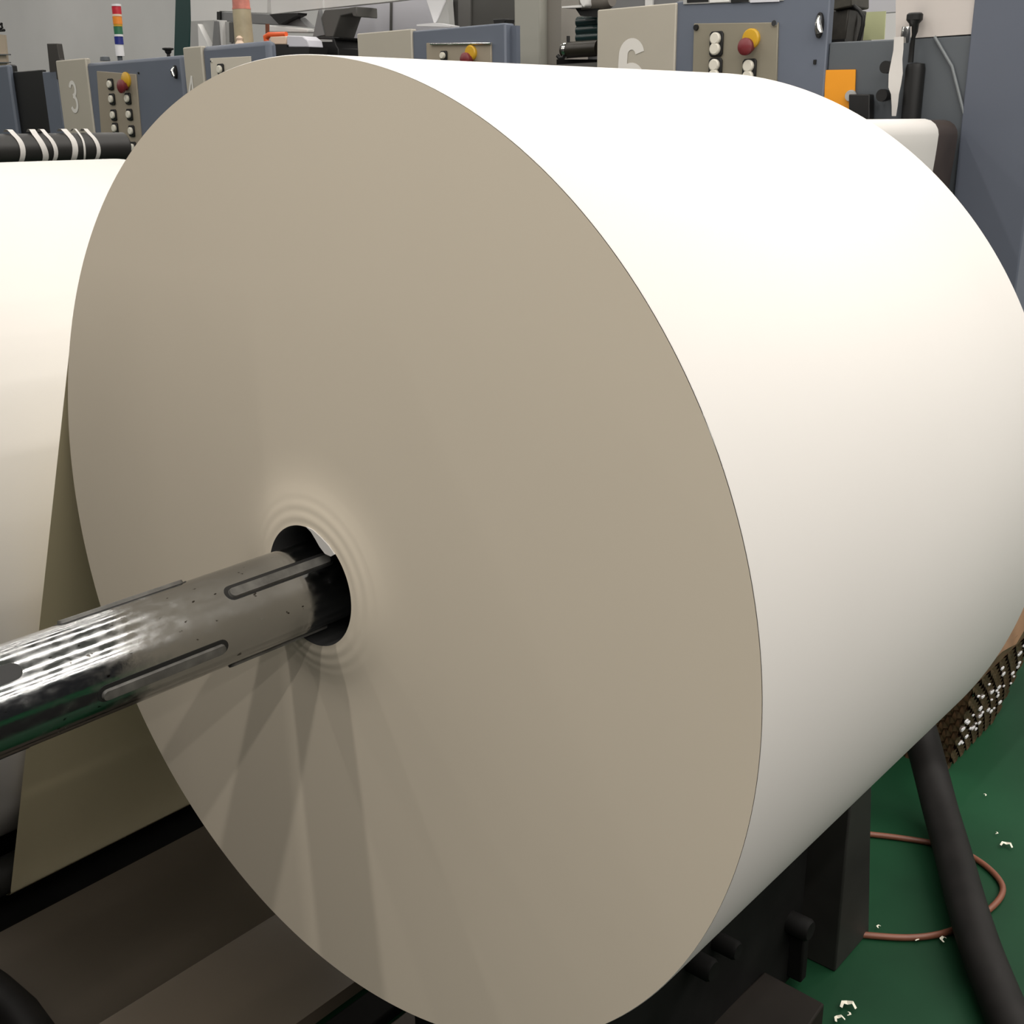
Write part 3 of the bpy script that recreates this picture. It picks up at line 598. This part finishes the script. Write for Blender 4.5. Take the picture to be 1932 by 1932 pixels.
MB().prism([atx(1086, -30, XP+.14), atx(1108, -30, XP+.14), atx(1106, 10, XP+.14), atx(1100, 15, XP+.14), atx(1094, 6, XP+.14)], (.04, 0, 0)).build('cone', white_enamel, sp, bevel=.004)
MB().prism([atx(1085, 15, XP+.18), atx(1130, 15, XP+.18), atx(1130, 33, XP+.18), atx(1095, 30, XP+.18)], (.05, 0, 0)).build('dark_bracket', black, sp)
a, b = atx(1104, 2, XP+.2), atx(1155, 0, XP+.2)
tag(MB().lathe([(0, 0), (0, .035), (b.y-a.y+.02, .035), (b.y-a.y, .025), (b.y-a.y, 0)], a, 'Y', 28).build('grey_roller', mat('grey_brown_roller', srgb(112, 107, 101), .4)), 'grey roller on top behind the number 6 panel', 'roller')
tc_ = tag(quad([(1152, -40), (1280, -40), (1280, 200), (1152, 200)], XP+.4, .03).build('top_cover', mid_grey), 'grey cover panel behind the top of the number 6 panel', 'panel')
quad([(1217, -40), (1231, -40), (1231, 40), (1217, 40)], XP+.39, .009).build('white_strip', white_enamel, tc_)
# opening right of unit 6: white board, pale green paper, dark motor, cable
tag(quad([(1560, -40), (1692, -40), (1692, 120), (1560, 120)], XP+.5, .03).build('white_board', lilac), 'white board in the opening above the orange note', 'board')
tag(quad([(1631, 23), (1671, 21), (1668, 74), (1626, 76)], XP+.42, .004).build('green_sheet', pale_green), 'pale green paper sheet in the opening above the orange note', 'paper')
dm = thing('dark_motor', 'dark boxy motor in the opening right of unit 6', 'motor', tuple(atx(1580, 78, XP+.2)))
MB().prism([atx(1565, 20, XP+.2), atx(1602, 16, XP+.2), atx(1594, 80, XP+.2), atx(1562, 80, XP+.2)], (.12, 0, 0)).build('motor_body', mat('brown_black_motor', (.028, .025, .02), .5, var=.4, scale=30), dm, bevel=.004)
MB().prism([atx(1568, -40, XP+.18), atx(1606, -40, XP+.18), atx(1606, 12, XP+.18), atx(1570, 20, XP+.18)], (.12, 0, 0)).build('motor_head', mat('olive_black_motor', (.04, .036, .026), .5, var=.4, scale=30), dm, bevel=.004)
MB().box(*sorted((XP+.17, XP+.2)), *sorted((atx(1562, 75, XP+.17).y, atx(1594, 75, XP+.17).y)), *sorted((atx(1580, 80, XP+.17).z, atx(1580, 74, XP+.17).z))).build('mount_plate', black, dm)
tag(MB().tube([atx(*q, XP+.2) for q in ((1602, 12), (1612, 12), (1622, 20), (1629, 32), (1628, 48), (1624, 64), (1619, 82))], .006, 10).build('cable', black), 'black curved cable in front of the pale green sheet', 'cable')
tag(MB().tube([atx(*q, XP+.26) for q in ((1617, 20), (1618, 40), (1616, 62), (1613, 82))], .0025, 8).build('wire', dark_grey), 'thin grey wire left of the curved black cable', 'wire')

ZF = None
# ------------------------------------------------------------------ floor at lower right
hp = [(1712, 1300), (1738, 1388), (1757, 1460), (1775, 1530), (1798, 1610), (1822, 1700), (1850, 1790), (1885, 1880), (1925, 1975)]
P = [atz(1690, 1190, FLOOR+.42), atz(1712, 1300, FLOOR+.28)]+[atz(a, b, FLOOR+.042+h) for (a, b), h in zip(hp[1:], (.15, .075, .03, .016, .014, .011, .004, 0))]
def smooth_path(P, n=6):
    out = []
    for i in range(len(P)-1):
        p0, p1, p2, p3 = P[max(i-1, 0)], P[i], P[i+1], P[min(i+2, len(P)-1)]
        for k in range(n):
            t = k/n; out.append(.5*((2*p1)+(p2-p0)*t+(2*p0-5*p1+4*p2-p3)*t*t+(3*p1-p0-3*p2+p3)*t**3))
    return out+[P[-1]]
tag(MB().tube(smooth_path(P), .041, 24).build('thick_hose', rubber), 'thick black hose lying across the green floor at lower right', 'hose')
wp = [(1600, 1570), (1650, 1575), (1700, 1581), (1760, 1591), (1815, 1607), (1855, 1630), (1884, 1658), (1892, 1680), (1880, 1703), (1850, 1728), (1810, 1750), (1765, 1764), (1710, 1769), (1642, 1765), (1570, 1757)]
P = [atz(a, b, FLOOR+.007) for a, b in wp]
tag(MB().tube(smooth_path(P), .0068, 12).build('copper_cable', copper), 'thin copper-brown cable looping out under the thick black hose', 'cable')
sc = [((1898, 1594), .018, 'yellowish paper scrap on the floor near the right edge'), ((1860, 1502), .006, 'tiny white scrap on the floor below the woven bin'), ((1802, 1544), .010, 'small curled scrap on the floor right of the hose'),
      ((1732, 1775), .008, 'small white scrap on the floor beneath the copper cable'), ((1775, 1774), .012, 'curled white scrap on the floor beside the hose and cable'), ((1598, 1895), .020, 'yellow-white paper scrap on the floor by the post foot'),
      ((1604, 1917), .007, 'tiny white scrap on the floor at the bottom edge'), ((1655, 1750), .007, 'small pale scrap beside the post above the copper cable'), ((1882, 1575), .006, 'tiny pale scrap near the yellowish scrap'), ((1580, 1922), .014, 'thin pale paper sliver on the floor at the bottom edge')]
for (px, py), s, lab in sc:
    c = atz(px, py, FLOOR+.004); mb = MB(); a0_ = random.random()*6; vs = []
    for i in range(5):
        t = i/4-.5; w = s*.28*(1-abs(t)); d = Vector((math.cos(a0_+t*1.6), math.sin(a0_+t*1.6), 0)); nn = Vector((-d.y, d.x, 0))
        b = c+d*s*t*2+Vector((0, 0, .004+s*.25*(math.sin(i*1.7)**2))); vs += [b+nn*w, b-nn*w]
    mb.add(vs, [(2*i, 2*i+1, 2*i+3, 2*i+2) for i in range(4)])
    tag(mb.build('paper_scrap', scrap_m), lab, 'scrap', 'paper scraps on the green floor')

# woven bin, flared, with paper scraps glinting through the weave
bn = thing('woven_bin', 'flared brown woven bin at the right edge, standing on the green floor', 'bin', (2.2, .1, FLOOR))
fb = atz(1772, 1442, FLOOR); fr = atz(1893, 1362, FLOOR)
x0, x1 = fb.x-.02, fr.x; y0 = (fb.y+fr.y)/2; HB = aty(1885, 1226, y0-.05).z-FLOOR; FL = .2*HB; y1 = y0+.13
cx_, cy_ = (x0+x1)/2, (y0+y1)/2
def bin_pt(u, v, side):       # u 0..1 along side, v 0..1 up
    k = FL*v
    a, b, c_, d = x0-k*.3, x1+k*2.6, y0-k*.9, y1
    z = FLOOR+HB*v
    return {0: (a+(b-a)*u, c_, z), 1: (b, c_+(d-c_)*u, z), 2: (b-(b-a)*u, d, z), 3: (a, d-(d-c_)*u, z)}[side]
def strip(mb, A, B, C2, D): mb.add([A, B, C2, D], [(0, 1, 2, 3)])
NU, NV = 16, 13
for side in range(4):
    mb = MB(); nu = NU if side in (0, 2) else 12
    nv_ = {0: Vector((0, -1, 0)), 1: Vector((1, 0, 0)), 2: Vector((0, 1, 0)), 3: Vector((-1, 0, 0))}[side]
    for i in range(nu):          # uprights
        u0, u1 = (i+.05)/nu, (i+.95)/nu; vs = []
        for k in range(NV*2+1):
            v = k/(NV*2)*.86; off = nv_*(.004*math.cos(PI*(k/2+i)))
            vs += [Vector(bin_pt(u0, v, side))+off, Vector(bin_pt(u1, v, side))+off]
        mb.add(vs, [(2*k, 2*k+1, 2*k+3, 2*k+2) for k in range(NV*2)])
    for j in range(NV):          # weavers
        v0, v1 = (j+.05)/NV*.86, (j+.95)/NV*.86; vs = []
        for k in range(nu*2+1):
            u = k/(nu*2); off = nv_*(-.004*math.cos(PI*(k/2-.5+j+.5)))
            vs += [Vector(bin_pt(u, v0, side))+off, Vector(bin_pt(u, v1, side))+off]
        mb.add(vs, [(2*k, 2*k+1, 2*k+3, 2*k+2) for k in range(nu*2)])
    mb.build('woven_side', basket_m, bn, smooth=60)
mb = MB()
for side in range(4):
    mb.prism([bin_pt(0, .86, side), bin_pt(1, .86, side), bin_pt(1, 1, side), bin_pt(0, 1, side)], Vector({0: (0, .012, 0), 1: (-.012, 0, 0), 2: (0, -.012, 0), 3: (.012, 0, 0)}[side]))
o = mb.build('rim_band', mat('brown_rim', (.17, .10, .058), .35, var=.3, scale=10), bn)
MB().box(x0+.01, x1-.01, y0+.01, y1-.01, FLOOR+.002, FLOOR+.012).build('bottom', basket_m, bn)
mb = MB()
for i in range(42):             # shredded trimmings caught in the weave
    v = random.uniform(.2, .78); side = 0; u = random.uniform(.02, .92)
    p = Vector(bin_pt(u, v, side))+Vector((0, -.0045, 0))
    s = random.uniform(.004, .011); mb.box(p.x-s, p.x+s, p.y-.002, p.y+.002, p.z-s*.3, p.z+s*.3)
tag(mb.build('paper_trimmings', white_l), 'white paper trimmings showing through the weave of the bin', 'trimmings', kind='stuff')
tq = MB(); NN = 10; vs = []
random.seed(3)
for i in range(NN+1):
    for j in range(NN+1):
        x = x0-.03+(x1-x0+.20)*i/NN; y = y0-.06+(y1-y0+.05)*j/NN
        edge = min(i, NN-i, j, NN-j)/NN
        vs.append((x, y, FLOOR+HB*.97+.12*min(1, edge*4)+random.uniform(-.015, .015)))
tq.add(vs, [(i*(NN+1)+j, (i+1)*(NN+1)+j, (i+1)*(NN+1)+j+1, i*(NN+1)+j+1) for i in range(NN) for j in range(NN)])
tag(tq.build('brown_wrapper', brown_wrap, smooth=30), 'crumpled brown wrapping heaped on top of the woven bin', 'wrapping paper')

# ------------------------------------------------------------------ lights: rows of ceiling tubes parallel to the roll axis
for y, e in ((-4.6, 1.5), (-3.7, 1.5), (-2.8, 1.5), (-1.9, 1.3), (-.87, 1.1), (.17, .95), (1.18, .8), (2.2, .7), (3.3, .7), (4.6, .8), (6.2, .8), (8.2, .8), (10.2, 1), (12.4, 1)):
    for k, (xa, xb) in enumerate(((-3.2, -.4), (-.1, 2.0), (2.7, 4.9))):
        ld = bpy.data.lights.new('ceiling_tube', 'AREA'); ld.shape = 'RECTANGLE'; ld.size = xb-xa; ld.size_y = .07
        ld.energy = 8.1*e*(xb-xa)*(1.5 if k == 2 else 1); ld.color = (1, .95, .89)
        lo = bpy.data.objects.new('ceiling_tube', ld); C.objects.link(lo); lo.location = ((xa+xb)/2, y, 3.0 if k == 2 else 2.35)

w = bpy.data.worlds.new('world'); bpy.context.scene.world = w; w.use_nodes = True
w.node_tree.nodes['Background'].inputs['Color'].default_value = (.95, .97, 1, 1)
w.node_tree.nodes['Background'].inputs['Strength'].default_value = .035
sc_ = bpy.context.scene
sc_.view_settings.view_transform = 'Standard'; sc_.view_settings.look = 'None'; sc_.view_settings.exposure = 0
